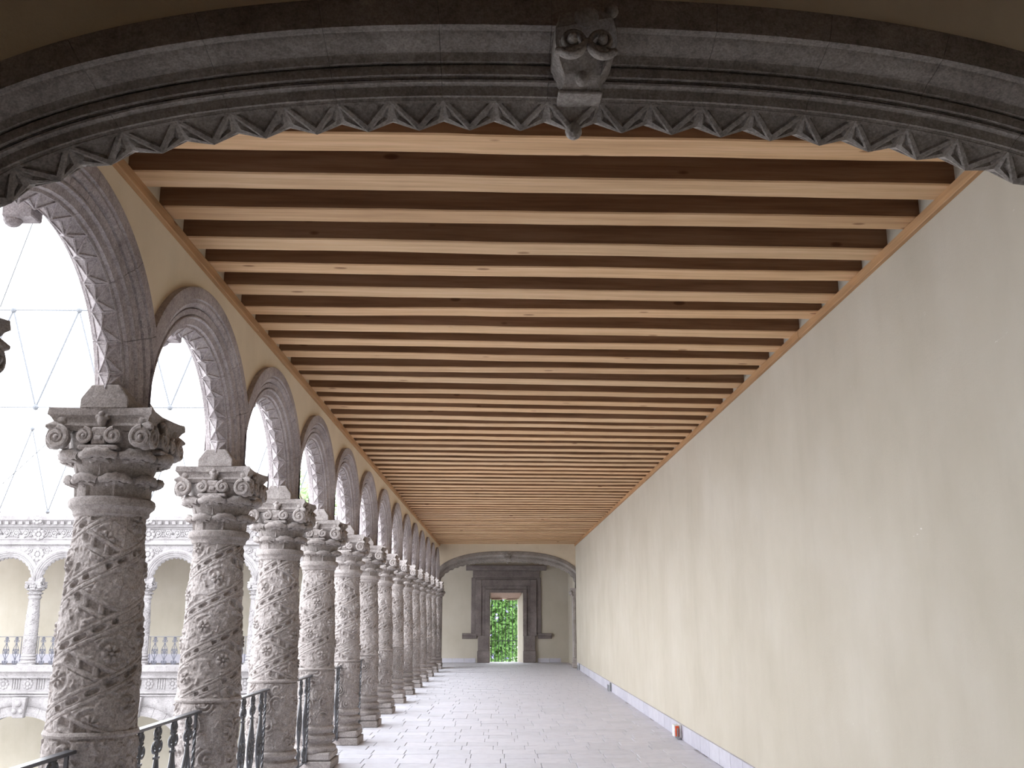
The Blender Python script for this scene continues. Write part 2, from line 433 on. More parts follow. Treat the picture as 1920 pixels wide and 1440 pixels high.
# ------------------------------------------------------------------ ceiling: beams on wall plates
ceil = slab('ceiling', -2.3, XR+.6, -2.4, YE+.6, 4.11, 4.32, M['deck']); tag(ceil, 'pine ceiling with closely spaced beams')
yl = [4.863,5.356,5.793,6.269,6.729,7.216,7.667,8.123,8.55,9.055,9.445,9.969,10.415,10.887]
yr = [4.981,5.45,5.948,6.404,6.891,7.282,7.865,8.325,8.807,9.174,9.771,10.255,10.76,11.222]
bl = [(a*.9826, b*.9826) for a, b in zip(yl, yr)]
bl = [(bl[0][0]-.46*k, bl[0][1]-.46*k) for k in (2,1)] + bl
while bl[-1][0] < YF-.75:
    a, b = bl[-1]; sk = (b-a)*.965; a2 = a+.455+random.uniform(-.012,.012); bl.append((a2, a2+sk))
BLEN = XR-XL+.10
def beam_mesh(seed):
    r = np.random.default_rng(seed); n = 26; wid = [.20,.188,.205,.192,.212,.195][seed % 6]; v = []; f = []
    wob = lambda s_: np.convolve(r.normal(0, s_, n+8), np.ones(5)/5, 'same')[4:-3][:n+1]
    wy0, wy1, wz = wob(.004), wob(.004), wob(.003)
    ch = .008
    for i in range(n+1):
        x = BLEN*i/n; y0, y1, z0 = wy0[i], wid+wy1[i], wz[i]
        v += [(x,y0+ch,z0),(x,y1-ch,z0),(x,y1,z0+ch),(x,y1,.25),(x,y0,.25),(x,y0,z0+ch)]
    for i in range(n):
        for k in range(6): l=(k+1)%6; f.append((i*6+k,(i+1)*6+k,(i+1)*6+l,i*6+l))
    f += [tuple(range(6)), tuple(n*6+5-k for k in range(6))]
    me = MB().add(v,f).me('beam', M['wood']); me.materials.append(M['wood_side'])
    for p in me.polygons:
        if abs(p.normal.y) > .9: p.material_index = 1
    return me
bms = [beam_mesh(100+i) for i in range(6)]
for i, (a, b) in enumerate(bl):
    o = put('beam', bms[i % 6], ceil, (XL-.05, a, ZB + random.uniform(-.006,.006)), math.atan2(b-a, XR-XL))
for nm, x0, x1, lab in (('trim_1', XL-.03, XL+.032, 'long pine wall plate above the arcade arches'), ('trim_2', XR-.032, XR+.03, 'long pine wall plate along the top of the cream wall')):
    r = empty(nm, (x0, 0, 3.796)); tag(r, lab, kind='structure')
    y = 3.35
    while y < YF-.3:
        L = min(random.uniform(3.4, 4.6), YF-.22-y)
        m_ = MB().box(0, x1-x0, 0, L-.006, 0, .066).me('plank', M['wood_trim'], bevel=.004)
        # rotate so grain runs along the plank: mesh built along local x
        m2 = MB().box(0, L-.006, -(x1-x0), 0, 0, .066).me('plank', M['wood_trim'], bevel=.004)
        bpy.data.meshes.remove(m_)
        put('plank', m2, r, (0, y, 0), PI/2)
        y += L
# ------------------------------------------------------------------ the wide arches
near_blocks = [3,3,2,2,2,2,1,2,2,2,2,3,3]  # 29 teeth
assert sum(near_blocks) == 29
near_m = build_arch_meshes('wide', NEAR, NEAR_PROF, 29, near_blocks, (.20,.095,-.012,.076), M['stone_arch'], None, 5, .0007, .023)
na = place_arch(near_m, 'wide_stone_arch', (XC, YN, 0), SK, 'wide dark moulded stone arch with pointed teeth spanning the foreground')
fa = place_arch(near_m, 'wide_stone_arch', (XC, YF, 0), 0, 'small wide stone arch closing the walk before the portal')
def keystone(parent):
    zs = 3.415
    out = [(-.070,3.345),(-.070,3.352),(-.061,3.362),(-.064,3.375),(-.085,3.395),(-.102,3.42),(-.102,3.47),(-.088,3.515),(-.05,3.54),(.05,3.54),(.088,3.515),(.102,3.47),(.102,3.42),(.085,3.395),(.064,3.375),(.061,3.362),(.070,3.352),(.070,3.345)]
    n = len(out); v = []
    for d in (0, 1):
        for x, z in out:
            fr = -.135 - .195*max(0, min(1, (z-3.35)/.07))
            v.append((x, fr if d == 0 else -.05, z))
    b = MB().add(v, [tuple(range(n)), tuple(range(2*n-1,n-1,-1))] + [(i,(i+1)%n,n+(i+1)%n,n+i) for i in range(n)])
    ko = put('keystone', b.me('keystone', M['stone_arch'], bevel=.004), parent)
    sm = MB()
    pts = []; rr = []
    for i in range(34):
        a = -PI*.25 - i/33*2*PI*1.35; r_ = .050*(1-i/33*.72); pts.append((r_*math.cos(a), 0, r_*math.sin(a))); rr.append(.0115*(1-.35*i/33))
    sm.tube(pts, rr, 8).ball((0,-.008,0), .017)
    ko.location.x = .018; scr = sm.me('scroll', M['stone_arch'], smooth=50)
    for sx in (-1, 1):
        o = put('scroll', scr, ko, (sx*.049, -.335, zs)); o.scale = (sx, 1.9, 1)
    lm = MB().tube([(-.094,-.31,3.398),(-.06,-.345,3.376),(-.025,-.345,3.388),(0,-.34,3.415),(.025,-.345,3.388),(.06,-.345,3.376),(.094,-.31,3.398)], .013, 8)
    put('lip', lm.me('lip', M['stone_arch'], smooth=50), ko)
    put('tongue', MB().ball((0,-.19,3.372), .024, sq=(1,1.2,1.2)).me('tongue', M['stone_arch'], smooth=60), ko)
    put('base_fillet', MB().box(-.076,.076,-.150,-.05,3.338,3.352).me('base_fillet', M['stone_arch'], bevel=.004), ko)
    put('boss', MB().ball((0,-.33,3.512), .038, sq=(1.1,.9,1)).me('boss', M['stone_arch'], smooth=60), ko)
    put('boss', MB().ball((.088,-.30,3.555), .024).me('boss', M['stone_arch'], smooth=60), ko)
    put('pendant_knob', MB().ball((-.012,-.02,3.262), .030).me('pendant_knob', M['stone_arch'], smooth=60), ko)
    return ko
keystone(na); keystone(fa)

# ------------------------------------------------------------------ carved columns
ZS0, ZS1, ZS2 = .45, 1.037, 2.115     # base top, ring, shaft top
def grid_cyl(NU, z, R, H):
    th = np.linspace(0, 2*PI, NU, endpoint=False); TH, Z = np.meshgrid(th, z)
    r = R[:,None] + H(TH, Z)
    v = np.stack([r*np.cos(TH), r*np.sin(TH), Z], -1).reshape(-1,3)
    NV = len(z); i = np.arange(NV-1)[:,None]*NU; j = np.arange(NU)[None,:]; k = (j+1) % NU
    f = np.stack([i+j, i+k, i+NU+k, i+NU+j], -1).reshape(-1,4)
    return v, f
def grid_mesh(name, vf, mat):
    v, f = vf; me = bpy.data.meshes.new(name)
    me.vertices.add(len(v)); me.vertices.foreach_set('co', v.astype(np.float32).ravel())
    me.loops.add(f.size); me.loops.foreach_set('vertex_index', f.astype(np.int32).ravel())
    me.polygons.add(len(f)); me.polygons.foreach_set('loop_start', np.arange(0, f.size, 4, dtype=np.int32))
    me.polygons.foreach_set('use_smooth', np.ones(len(f), bool))
    me.update(calc_edges=True); me.validate(); me.materials.append(mat); return me
RAV = .20
def flower(du, dv, k, size):
    r = np.hypot(du, dv)/size; a = np.arctan2(dv, du)
    pet = sstep(1.0, .72, r)*sstep(.18, .34, r)*(.35+.65*sstep(-.55, .35, np.cos(k*a)))*(1-.35*np.abs(r-.6))
    cen = sstep(.26, .12, r)*1.05
    arc = np.exp(-((r-1.45)/.20)**2)*sstep(.0, .6, np.cos(2*a+.7+r))
    leaf = np.exp(-((r-1.9)/.20)**2)*sstep(.1, .5, np.cos(5*a+1.1))
    return .020*pet + .021*cen + .011*arc + .012*leaf
def upper_relief(TH, Z):
    C = 2*PI*RAV; P = .298
    ph = (Z-ZS1)/P - 2*TH/(2*PI) + .2
    band = np.floor(ph); b = ph-band
    tan = 2*P/C; L = math.hypot(1, tan)
    hel = (TH*RAV)*L + (Z*.35)                       # distance along the band
    fil = sstep(.0,.02,b)*sstep(.085,.06,b) + sstep(.235,.255,b)*sstep(.31,.285,b)
    inslot = sstep(.085,.105,b)*sstep(.235,.215,b)
    c = np.abs(((hel/.112) % 1)-.5)
    slot = sstep(.92,.45,np.hypot(np.maximum(np.abs(c)-.14,0)/.27, (b-.16)/.070))
    keep = sstep(.34,.5,vnoise(np.floor(hel/.112+.5)+.0*Z, band*1.0, 97, 77)+.12)
    h = .007*fil*(.55+.45*vnoise(TH/(2*PI)*18, Z*12, 18, 41)) + .004*inslot - .022*slot*keep
    field = sstep(.31,.34,b)*sstep(1.0,.97,b)
    # opposite bands in part of the field
    ph2 = (Z-ZS1)/P + 2*TH/(2*PI)*1.0 + .45
    b2 = ph2-np.floor(ph2)
    msk = sstep(.15,.4,np.cos(TH*2+1.9))*field
    c2 = np.abs((((TH*RAV)*L/.092) % 1)-.5)
    f2 = sstep(.0,.02,b2)*sstep(.075,.055,b2) + sstep(.255,.275,b2)*sstep(.33,.31,b2)
    s2 = sstep(.085,.11,b2)*sstep(.245,.22,b2)
    m2 = msk*sstep(-.03,.0,b2)*sstep(.36,.32,b2)
    h2 = .008*f2 + .004*s2 - .021*s2*sstep(.40,.28,c2)
    # rosettes and leaves
    fl = np.zeros_like(TH)
    for n in range(-4, 8):
        for q in range(5):
            th0 = 2*PI*(q+.28*(n % 3))/5
            z0 = ZS1 + P*(n + .655 - .2 + 2*th0/(2*PI))
            if not (ZS1-.1 < z0 < ZS2+.1): continue
            d = ((TH-th0+PI) % (2*PI))-PI
            near = (np.abs(d)*RAV < .13)
            if not near.any(): continue
            fl = np.maximum(fl, np.where(near, flower(d*RAV, Z-z0, (6,5,7)[(q+n) % 3], .050), 0))
    wob = vnoise(TH/(2*PI)*26, Z*21, 26, 5); lf = sstep(.48,.66,wob)*.008
    h = h + m2*h2 + (1-m2)*field*np.maximum(fl, lf)
    ero = (vnoise(TH/(2*PI)*90, Z*70, 90, 8)-.5)*.0050 + (vnoise(TH/(2*PI)*14, Z*9, 14, 9)-.5)*.006
    edge = sstep(ZS1, ZS1+.012, Z)*sstep(ZS2, ZS2-.012, Z)
    return (h*.95)*edge + ero
def lower_relief(TH, Z):
    h = np.zeros_like(TH); jit = np.random.default_rng(3).uniform(-1, 1, (4,6,3))
    for r in range(4):
        for q in range(6):
            j1, j2, j3 = jit[r, q]; th0 = 2*PI*(q+.5*(r % 2)+.35*j1)/6; z0 = ZS0+.085+.15*r+.04*j2; sz = .036*(1+.25*j3)
            d = ((TH-th0+PI) % (2*PI))-PI; du = d*.222; dv = Z-z0; rr = np.hypot(du, dv); s_ = 1 if (q+r) % 2 else -1
            a = np.arctan2(dv, s_*du)
            spi = (rr/sz - a/(2*PI)) % 1
            rid = sstep(.0,.22,spi)*sstep(.70,.40,spi)*sstep(.092,.06,rr)*sstep(-.9,.1,np.cos(a*1.0+q*1.7+r))
            eye = sstep(.024,.010,rr)*1.1
            bud = np.exp(-((rr-.088)/.014)**2)*sstep(.2,.6,np.cos(4*a+q))
            h = np.maximum(h, .017*rid+.006*eye + .014*bud)
    lf = sstep(.50,.66,vnoise(TH/(2*PI)*24, Z*19, 24, 21))*.010
    h = np.maximum(h, lf)
    ero = (vnoise(TH/(2*PI)*90, Z*70, 90, 28)-.5)*.0050 + (vnoise(TH/(2*PI)*14, Z*9, 14, 29)-.5)*.006
    edge = sstep(ZS0, ZS0+.015, Z)*sstep(ZS1-.02, ZS1-.035, Z)
    return h*edge + ero
def shaft_r(z): return np.interp(z, [ZS0, ZS1, 1.43, 1.75, ZS2], [.211, .213, .204, .190, .168])
zz = np.linspace(ZS1, ZS2, 400); UP = grid_mesh('upper_shaft', grid_cyl(430, zz, shaft_r(zz), upper_relief), M['stone'])
zz = np.linspace(ZS0, ZS1, 220); LO = grid_mesh('lower_shaft', grid_cyl(380, zz, shaft_r(zz), lower_relief), M['stone'])
RING = MB().lathe([(.20,1.018),(.226,1.020),(.230,1.032),(.224,1.046),(.20,1.05)], 64).me('ring', M['stone'], smooth=35)
AST = MB().lathe([(.15,2.09),(.176,2.10),(.190,2.112),(.192,2.130),(.200,2.140),(.214,2.152),(.219,2.172),(.214,2.190),(.200,2.200),(.15,2.204)], 64).me('astragal', M['stone'], smooth=35)
BASE = MB().lathe([(.20,.16),(.258,.165),(.272,.185),(.274,.205),(.262,.226),(.232,.236),(.220,.254),(.228,.274),(.250,.288),(.258,.312),(.248,.336),(.222,.345),(.216,.358),(.236,.376),(.244,.400),(.234,.424),(.212,.436),(.215,.455),(.15,.46)], 72).me('base', M['stone'], smooth=35)
def plinth_mesh():
    b = MB().box(-.268,.268,-.268,.268,0,.088)
    pts = []
    for sx, sy in ((1,-1),(1,1),(-1,1),(-1,-1)): pass
    b2 = MB(); h = .256
    b2.box(-h,h,-h,h,.090,.172)
    return b.me('plinth', M['stone'], bevel=.010), b2.me('plinth_step', M['stone'], bevel=.018)
PLI, PL2 = plinth_mesh()
BELL = MB().lathe([(.14,2.19),(.176,2.20),(.186,2.30),(.215,2.38),(.235,2.45),(.248,2.53),(.15,2.54)], 48).me('bell', M['stone'], smooth=45)
def leaf_mesh(name, z0, h, r0, r1, wd, out, lobes, lip):
    """curled acanthus leaf standing on the bell at angle 0 (towards +x)"""
    ns, nw = 14, 12; v = []; f = []
    for side in (0, 1):
        for i in range(ns+1):
            s_ = i/ns
            bend = max(0, (s_-.55)/.45)
            r = r0+(r1-r0)*s_ + out*bend**1.6 + .02
            z = z0 + h*(s_ - .35*bend**3)
            hw = wd*(1-.10*s_)*(1 - .55*max(0, s_-.8)/.2*.6) * (1+.10*math.cos(lobes*2*PI*s_))
            for j in range(nw+1):
                q = j/nw*2-1; a = q*hw/max(r,.05)
                rib = .012*math.exp(-(q/.16)**2) + .006*math.cos(q*3*PI)
                sag = -.020*q*q*(1+bend)
                rr = r + rib + sag - (0 if side == 0 else .030)
                v.append((rr*math.cos(a), rr*math.sin(a), z - (0 if side == 0 else .014*bend) - .018*q*q*bend))
    n1 = (ns+1)*(nw+1)
    for i in range(ns):
        for j in range(nw):
            a = i*(nw+1)+j; f.append((a,a+1,a+nw+2,a+nw+1)); a += n1; f.append((a+nw+1,a+nw+2,a+1,a))
    bd = [j for j in range(nw+1)] + [i*(nw+1)+nw for i in range(1,ns+1)] + [ns*(nw+1)+j for j in range(nw-1,-1,-1)] + [i*(nw+1) for i in range(ns-1,0,-1)]
    for k in range(len(bd)): a, b = bd[k], bd[(k+1) % len(bd)]; f.append((b,a,a+n1,b+n1))
    b = MB().add(v,f); rl = r1+out+.022; pts = []; rr = []
    for j in range(9):
        q = j/8*2-1; a = q*wd*.92/rl; pts.append(((rl-.012*q*q)*math.cos(a), (rl-.012*q*q)*math.sin(a), z0+h*.86-.016*q*q)); rr.append(lip*(1-.35*abs(q)**3)*(1+.14*math.cos(j*PI)))
    b.tube(pts, rr, 8)
    return b.me(name, M['stone'], smooth=60)
LEAF1 = leaf_mesh('leaf', 2.20, .110, .152, .160, .088, .046, 3, .024)
LEAF2 = leaf_mesh('leaf', 2.305, .128, .162, .185, .104, .060, 3, .029)
def spiral_mesh(R_, thick, turns, n, rt, name):
    b = MB(); pts = []; rr = []
    for i in range(n):
        a = PI*.5 + i/(n-1)*2*PI*turns; r_ = R_*(1-.80*i/(n-1)); pts.append((r_*math.cos(a), 0, r_*math.sin(a))); rr.append(rt*(1-.25*i/(n-1)))
    b.tube(pts, rr, 7); b.disc((0, thick*.35, 0), R_*.95, thick*.8, 18); b.ball((0,-.006,0), R_*.26, 10, 6)
    return b.me(name, M['stone'], smooth=45)
VOL = spiral_mesh(.056, .07, 1.6, 30, .015, 'volute')
VOLS = spiral_mesh(.040, .07, 1.5, 26, .012, 'scroll')
BRK = MB().box(-.040,.040,-.03,.05,2.455,2.545).box(-.022,.022,-.042,-.02,2.472,2.500).box(-.10,.10,-.040,.05,2.428,2.452).me('bracket', M['stone'], bevel=.008)
def abacus():
    b = MB(); h = .252; cv = .028
    def loop(hh, z, horn):
        pts = []
        for k in range(4):
            a = k*PI/2; ca, sa = math.cos(a), math.sin(a)
            for q in (-1,-.86,-.6,0,.6,.86):
                x = hh*q; y = -hh + (cv*(1-abs(q)**1.5) if abs(q) < .9 else -horn*.5)
                x += (-horn if q == -1 else 0)
                pts.append((x*ca-y*sa, x*sa+y*ca, z))
        return pts
    L = [loop(h-.03,2.535,.0), loop(h-.012,2.56,.0), loop(h-.018,2.575,.01), loop(h-.012,2.60,.02), loop(h,2.612,.022), loop(h+.004,2.648,.012), loop(h-.01,2.652,.0)]
    n = len(L[0]); v = [p for l in L for p in l]; f = []
    for i in range(len(L)-1):
        for k in range(n): l=(k+1)%n; f.append((i*n+k,i*n+l,(i+1)*n+l,(i+1)*n+k))
    f += [tuple(range(n-1,-1,-1)), tuple((len(L)-1)*n+k for k in range(n))]
    return b.add(v,f).me('abacus', M['stone'], smooth=30)
ABA = abacus()
HORN = MB().tube([(.27,0,2.515),(.315,0,2.54),(.350,0,2.552),(.385,0,2.548)], [.036,.036,.028,.008], 8).ball((.30,0,2.585), .034).ball((.325,0,2.465), .036).me('horn', M['stone'], smooth=50)
FLEU = MB().ball((0,-.238,2.585), .030, sq=(.85,.8,1.35)).ball((0,-.250,2.615), .016).ball((-.02,-.235,2.60), .017).ball((.02,-.235,2.60), .017).me('fleuron', M['stone'], smooth=60)
IMP = MB().prism([(-.125,2.648),(.125,2.648),(.125,2.70),(.072,2.775),(-.072,2.775),(-.125,2.70)], -.236, .236).me('impost', M['stone'], bevel=.006)
def joined(name, items):
    """joins (mesh, matrix) pairs into one mesh"""
    bm = bmesh.new()
    for me, mt in items:
        n0 = len(bm.verts); bm.from_mesh(me); bm.verts.ensure_lookup_table()
        bmesh.ops.transform(bm, matrix=mt, verts=bm.verts[n0:])
    o = bpy.data.meshes.new(name); bm.to_mesh(o); bm.free(); o.materials.append(items[0][0].materials[0]); return o
Rz = lambda a: Matrix.Rotation(a, 4, 'Z'); Tr = lambda x,y,z: Matrix.Translation((x,y,z))
def capital_items():
    it = [('bell', BELL, Matrix())]
    for k in range(8): it.append(('leaf', LEAF1, Rz(k*PI/4+PI/8)))
    for k in range(8): it.append(('leaf', LEAF2, Rz(k*PI/4)))
    for k in range(4):
        R_ = Rz(k*PI/2)
        it.append(('bracket', BRK, R_ @ Tr(0,-.235,0)))
        for s_ in (-1,1):
            it.append(('volute', VOL, R_ @ Tr(s_*.215,-.262,2.492) @ Matrix.Diagonal((s_,1,1,1))))
            it.append(('scroll', VOLS, R_ @ Tr(s_*.074,-.268,2.498) @ Matrix.Diagonal((s_,1,1,1))))
        it.append(('fleuron', FLEU, R_))
        it.append(('horn', HORN, Rz(k*PI/2+PI/4)))
    it.append(('abacus', ABA, Matrix()))
    return it
CI = capital_items()
CAPJ = joined('capital', [(m_, mt) for _, m_, mt in CI])
def column(loc, label, group, detail, turn, rz=0.0, pale=None):
    r = empty('carved_column', loc, rz); tag(r, label, 'column', group, 'thing')
    put('plinth', PLI, r); put('plinth_step', PL2, r); put('base', BASE, r)
    put('lower_shaft', LO, r, rz=turn*1.3); put('ring', RING, r); put('upper_shaft', UP, r, rz=turn); put('astragal', AST, r)
    if detail:
        c = empty('capital', (0,0,0), 0, r)
        for nm, m_, mt in CI:
            o = bpy.data.objects.new(nm, m_); o.matrix_local = mt; COL.objects.link(o); o.parent = c
            o.matrix_parent_inverse = Matrix(); o.matrix_basis = mt
    else: put('capital', CAPJ, r)
    put('impost', IMP, r)
    return r
ORD = ['', 'first','second','third','fourth','fifth','sixth','seventh','eighth','ninth','tenth','eleventh','twelfth','thirteenth','fourteenth']
TURN = [0, -.35, .9, .1, 2.0, 3.1, 1.2, 4.2, 2.6, .6, 5.0, 1.8, 3.6, 2.2, 0]
for i in range(NCOL):
    lab = ('carved stone column %s in the arcade row, counted from the foreground arch' % ORD[i]) if i else 'carved stone corner column, only its scrolled capital seen at the picture edge'
    if i == 1: lab = 'biggest carved column of the row, in front of the pale gallery across the court'
    if i == NCOL-1: lab = 'last carved column of the arcade row beside the end arch'
    column((AX, Y0+S*i, 0), lab, 'carved columns of the arcade', i <= 6, TURN[i])

# ------------------------------------------------------------------ arcade arches
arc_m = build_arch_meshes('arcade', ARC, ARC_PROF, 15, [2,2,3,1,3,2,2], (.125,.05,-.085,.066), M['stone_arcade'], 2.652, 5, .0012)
for i in range(NCOL-1):
    lab = 'toothed stone arch %s in the arcade, springing from column pair along the court' % ORD[i+1]
    if i == 0: lab = 'large toothed stone arch cut off by the foreground arch, above the biggest column'
    r = place_arch(arc_m, 'arcade_arch', (AX, Y0+S*(i+.5), 0), PI/2, lab, 'toothed arches of the arcade')
    kb = MB().prism([(-.05,3.36),(.05,3.36),(.07,3.70),(-.07,3.70)], .06, .20).ball((0,.17,3.37), .045)
    if i == 0: KEYM = kb.me('keystone', M['stone_arcade'], bevel=.006)
    put('keystone', KEYM, r)

# ------------------------------------------------------------------ railings
def spiral_pts(cx, cz, R_, turns, n, a0, sgn, y=0):
    return [(cx + sgn*(R_*(1-.70*i/(n-1)))*math.cos(a0+2*PI*turns*i/(n-1)), y, cz+(R_*(1-.70*i/(n-1)))*math.sin(a0+2*PI*turns*i/(n-1))) for i in range(n)]
def baluster_mesh(mat, r, n):
    b = MB(); b.tube([(0,0,.10),(0,0,.955)], r*1.25, 6)
    for s_ in (-1,1):
        b.tube(spiral_pts(s_*.030, .918, .030, 1.35, 16, PI/2, s_), r, n)
        b.tube(spiral_pts(s_*.046, .838, .046, 1.40, 18, PI/2, s_), r, n)
        b.tube([(s_*.012,0,.775),(s_*.03,0,.71),(s_*.075,0,.62),(s_*.098,0,.53),(s_*.085,0,.44),(s_*.035,0,.34),(s_*.012,0,.275)], r, n)
        b.tube(spiral_pts(s_*.044, .565, .040, 1.4, 16, -PI/2, s_), r, n)
        b.tube(spiral_pts(s_*.044, .480, .040, 1.4, 16, PI/2, s_), r, n)
        b.tube(spiral_pts(s_*.044, .205, .044, 1.40, 18, -PI/2, s_), r, n)
        b.tube(spiral_pts(s_*.030, .130, .030, 1.3, 16, -PI/2, s_), r, n)
    b.box(-.030,.030,-.012,.012,.765,.778).box(-.030,.030,-.012,.012,.268,.281)
    b.box(-.022,.022,-.012,.012,.518,.530)
    return b.me('baluster', mat, smooth=50)
BAL = baluster_mesh(M['iron'], .0095, 6); BALP = baluster_mesh(M['iron_pale'], .010, 4)
def post_mesh(mat):
    v = []; f = []; n = 40
    for i in range(n+1):
        z = .06+.895*i/n; a = 0 if (z < .25 or z > .85) else (z-.25)*26
        a = min(a, .6*26); 
        for k in range(4): q = a+PI/4+k*PI/2; v.append((.0125*math.cos(q), .0125*math.sin(q), z))
    for i in range(n):
        for k in range(4): l=(k+1)%4; f.append((i*4+k,i*4+l,(i+1)*4+l,(i+1)*4+k))
    return MB().add(v,f).me('end_post', mat)
POST, POSTP = post_mesh(M['iron']), post_mesh(M['iron_pale'])
def rail_meshes(L, mat):
    return (MB().box(-L/2,L/2,-.026,.026,.955,.972).me('handrail', mat, bevel=.003), MB().box(-L/2,L/2,-.014,.014,.088,.102).me('bottom_rail', mat))
RL = S-.44; HR, BR = rail_meshes(RL, M['iron']); HRP, BRP = rail_meshes(1.74-.42, M['iron_pale'])
def railing(loc, rz, label, group, L, hr, br, bal, post, nb):
    r = empty('iron_railing', loc, rz); tag(r, label, 'railing', group)
    put('handrail', hr, r); put('bottom_rail', br, r)
    for s_ in (-1,1): put('end_post', post, r, (s_*(L/2-.05),0,0))
    sp = (L-.10)/(nb)
    for k in range(nb): put('baluster', bal, r, (-(L-.10)/2+sp*(k+.5),0,0))
    return r
for i in range(NCOL-1):
    lab = 'black wrought iron railing with scrolls between columns %s and %s' % (ORD[i] or 'corner', ORD[i+1])
    if i == 0: lab = 'black wrought iron railing end meeting the biggest column, low in the picture corner'
    railing((AX, Y0+S*(i+.5), 0), PI/2, lab, 'wrought iron railings of the arcade', RL, HR, BR, BAL, POST, 5)

# ------------------------------------------------------------------ end bay: pilasters and portal
def pilaster(x, label, s_, y=YF):
    r = empty('carved_pilaster', (x, y, 0)); tag(r, label, 'pilaster')
    put('shaft', MB().box(-.055,.055,-.13,.13,.30,2.22).me('shaft', M['stone'], bevel=.02), r)
    put('foot', MB().box(-.085,.085,-.17,.17,0,.16).box(-.07,.07,-.15,.15,.16,.30).me('foot', M['stone'], bevel=.015), r)
    b = MB().box(-.10,.10,-.19,.19,2.40,2.47).box(-.06,.06,-.14,.14,2.2,2.4)
    for y_ in (-.12, 0, .12): b.ball((s_*.09, y_, 2.33), .06).ball((s_*.06,y_,2.25), .045)
    put('corbel_capital', b.me('corbel_capital', M['stone'], bevel=0, smooth=40), r)
    return r
pilaster(XR-.056, 'slim carved pilaster against the cream wall under the end arch', -1)
pilaster(XL+.056, 'slim pilaster with foot under the end arch beside the last column', 1)
pilaster(XR-.056, 'slim carved pilaster carrying the wide foreground arch on the cream wall', -1, YN+.07)
pt = empty('stone_portal', (0, YE, 0)); tag(pt, 'dark moulded stone door surround with cornice on the end wall', 'portal')
D = M['stone_dark']
def ring_frame(x0,x1,z1,ix0,ix1,iz1,z0,dep,name):
    b = MB().box(x0,ix0,-dep,.02,z0,z1).box(ix1,x1,-dep,.02,z0,z1).box(ix0,ix1,-dep,.02,iz1,z1)
    return put(name, b.me(name, D, bevel=.012), pt)
ring_frame(-1.00,1.487,2.93,-.855,1.325,2.86,.96,.05,'outer_frame')
ring_frame(-.856,1.326,2.862,-.63,1.10,2.64,.90,.10,'moulding')
ring_frame(-.631,1.101,2.642,-.50,.98,2.52,.90,.06,'inner_moulding')
ring_frame(-.501,.981,2.522,OX0,OX1,OZ,.90,.12,'jamb')
put('entablature', MB().box(-.95,1.44,-.09,.02,2.93,3.18).me('entablature', D, bevel=.012), pt)
put('cornice', MB().prism([(.02,3.18),(-.14,3.18),(-.17,3.23),(-.25,3.29),(-.27,3.35),(.02,3.37)], -1.19, 1.677, 'x').me('cornice', D, bevel=.006), pt)
for x0, x1 in ((-1.31,-.80),(1.37,1.845)): put('sill_moulding', MB().prism([(.02,.81),(-.06,.82),(-.09,.90),(-.14,.93),(-.14,.99),(.02,1.0)], x0, x1, 'x').me('sill_moulding', D), pt)
for x0, x1 in ((-.775,OX0),(OX1,1.29)):
    put('pedestal', MB().box(x0,x1,-.16,.02,0,.40).box(x0+.02,x1-.02,-.13,.02,.40,.92).me('pedestal', D, bevel=.012), pt)
rv = MB().box(OX0,OX0+.02,.0,.6,0,OZ).prism([(OX1+.01,.02),(OX1+.01,.6),(.655,.6),(.655,.5)], 0, OZ, 'z')
put('reveal', rv.me('reveal', M['plaster']), pt)
put('worn_lintel', MB().prism([(.03,2.41),(.42,2.20),(.60,2.18),(.60,2.41)], OX0+.02, OX1-.06, 'x').box(OX0+.06,OX0+.45,.36,.60,2.16,2.21).box(OX0+.6,OX1-.2,.40,.60,2.15,2.19).me('worn_lintel', M['brick'], bevel=.02), pt)
gr = empty('iron_window_grille', (0, YE+.45, 0)); tag(gr, 'thin iron bar grille filling the bright doorway', 'grille')
gb = MB().tube([(0,0,0),(0,0,2.18)], .013, 6).me('bar', M['iron'])
for k in range(8): put('bar', gb, gr, (OX0+.07+.125*k,0,0))
put('crossbar', MB().box(OX0+.02,.66,-.008,.008,.72,.745).me('crossbar', M['iron_pale']), gr)

# ------------------------------------------------------------------ wall outlets at skirting level
def outlet(y, label, orange):
    r = empty('wall_outlet', (XR-.024, y, .02)); tag(r, label, 'outlet', None if orange else 'bare conduit outlets by the skirting')
    b = MB().tube([(-.06,-.10,.13),(-.06,-.10,.0),(-.06,.10,.0),(-.06,.10,.13)], .010, 6)
    put('conduit', b.me('conduit', M['conduit'], smooth=50), r)
    put('back_plate', MB().box(-.03,-.002,-.08,.08,.0,.17).me('back_plate', M['conduit'] if not orange else M['whitebox'], bevel=.004), r)
    if orange:
        put('box', MB().box(-.10,-.03,-.07,.09,.015,.165).me('box', M['whitebox'], bevel=.006), r)
        put('cover', MB().box(-.085,-.04,-.085,-.069,.025,.155).me('cover', M['orange'], bevel=.004), r)
    return r
outlet(13.85, 'white outlet box with orange cover at the foot of the cream wall', True)
outlet(22.3, 'small grey conduit outlet by the skirting beyond the orange one', False)
outlet(30.9, 'small grey conduit outlet by the skirting close to the end arch', False)

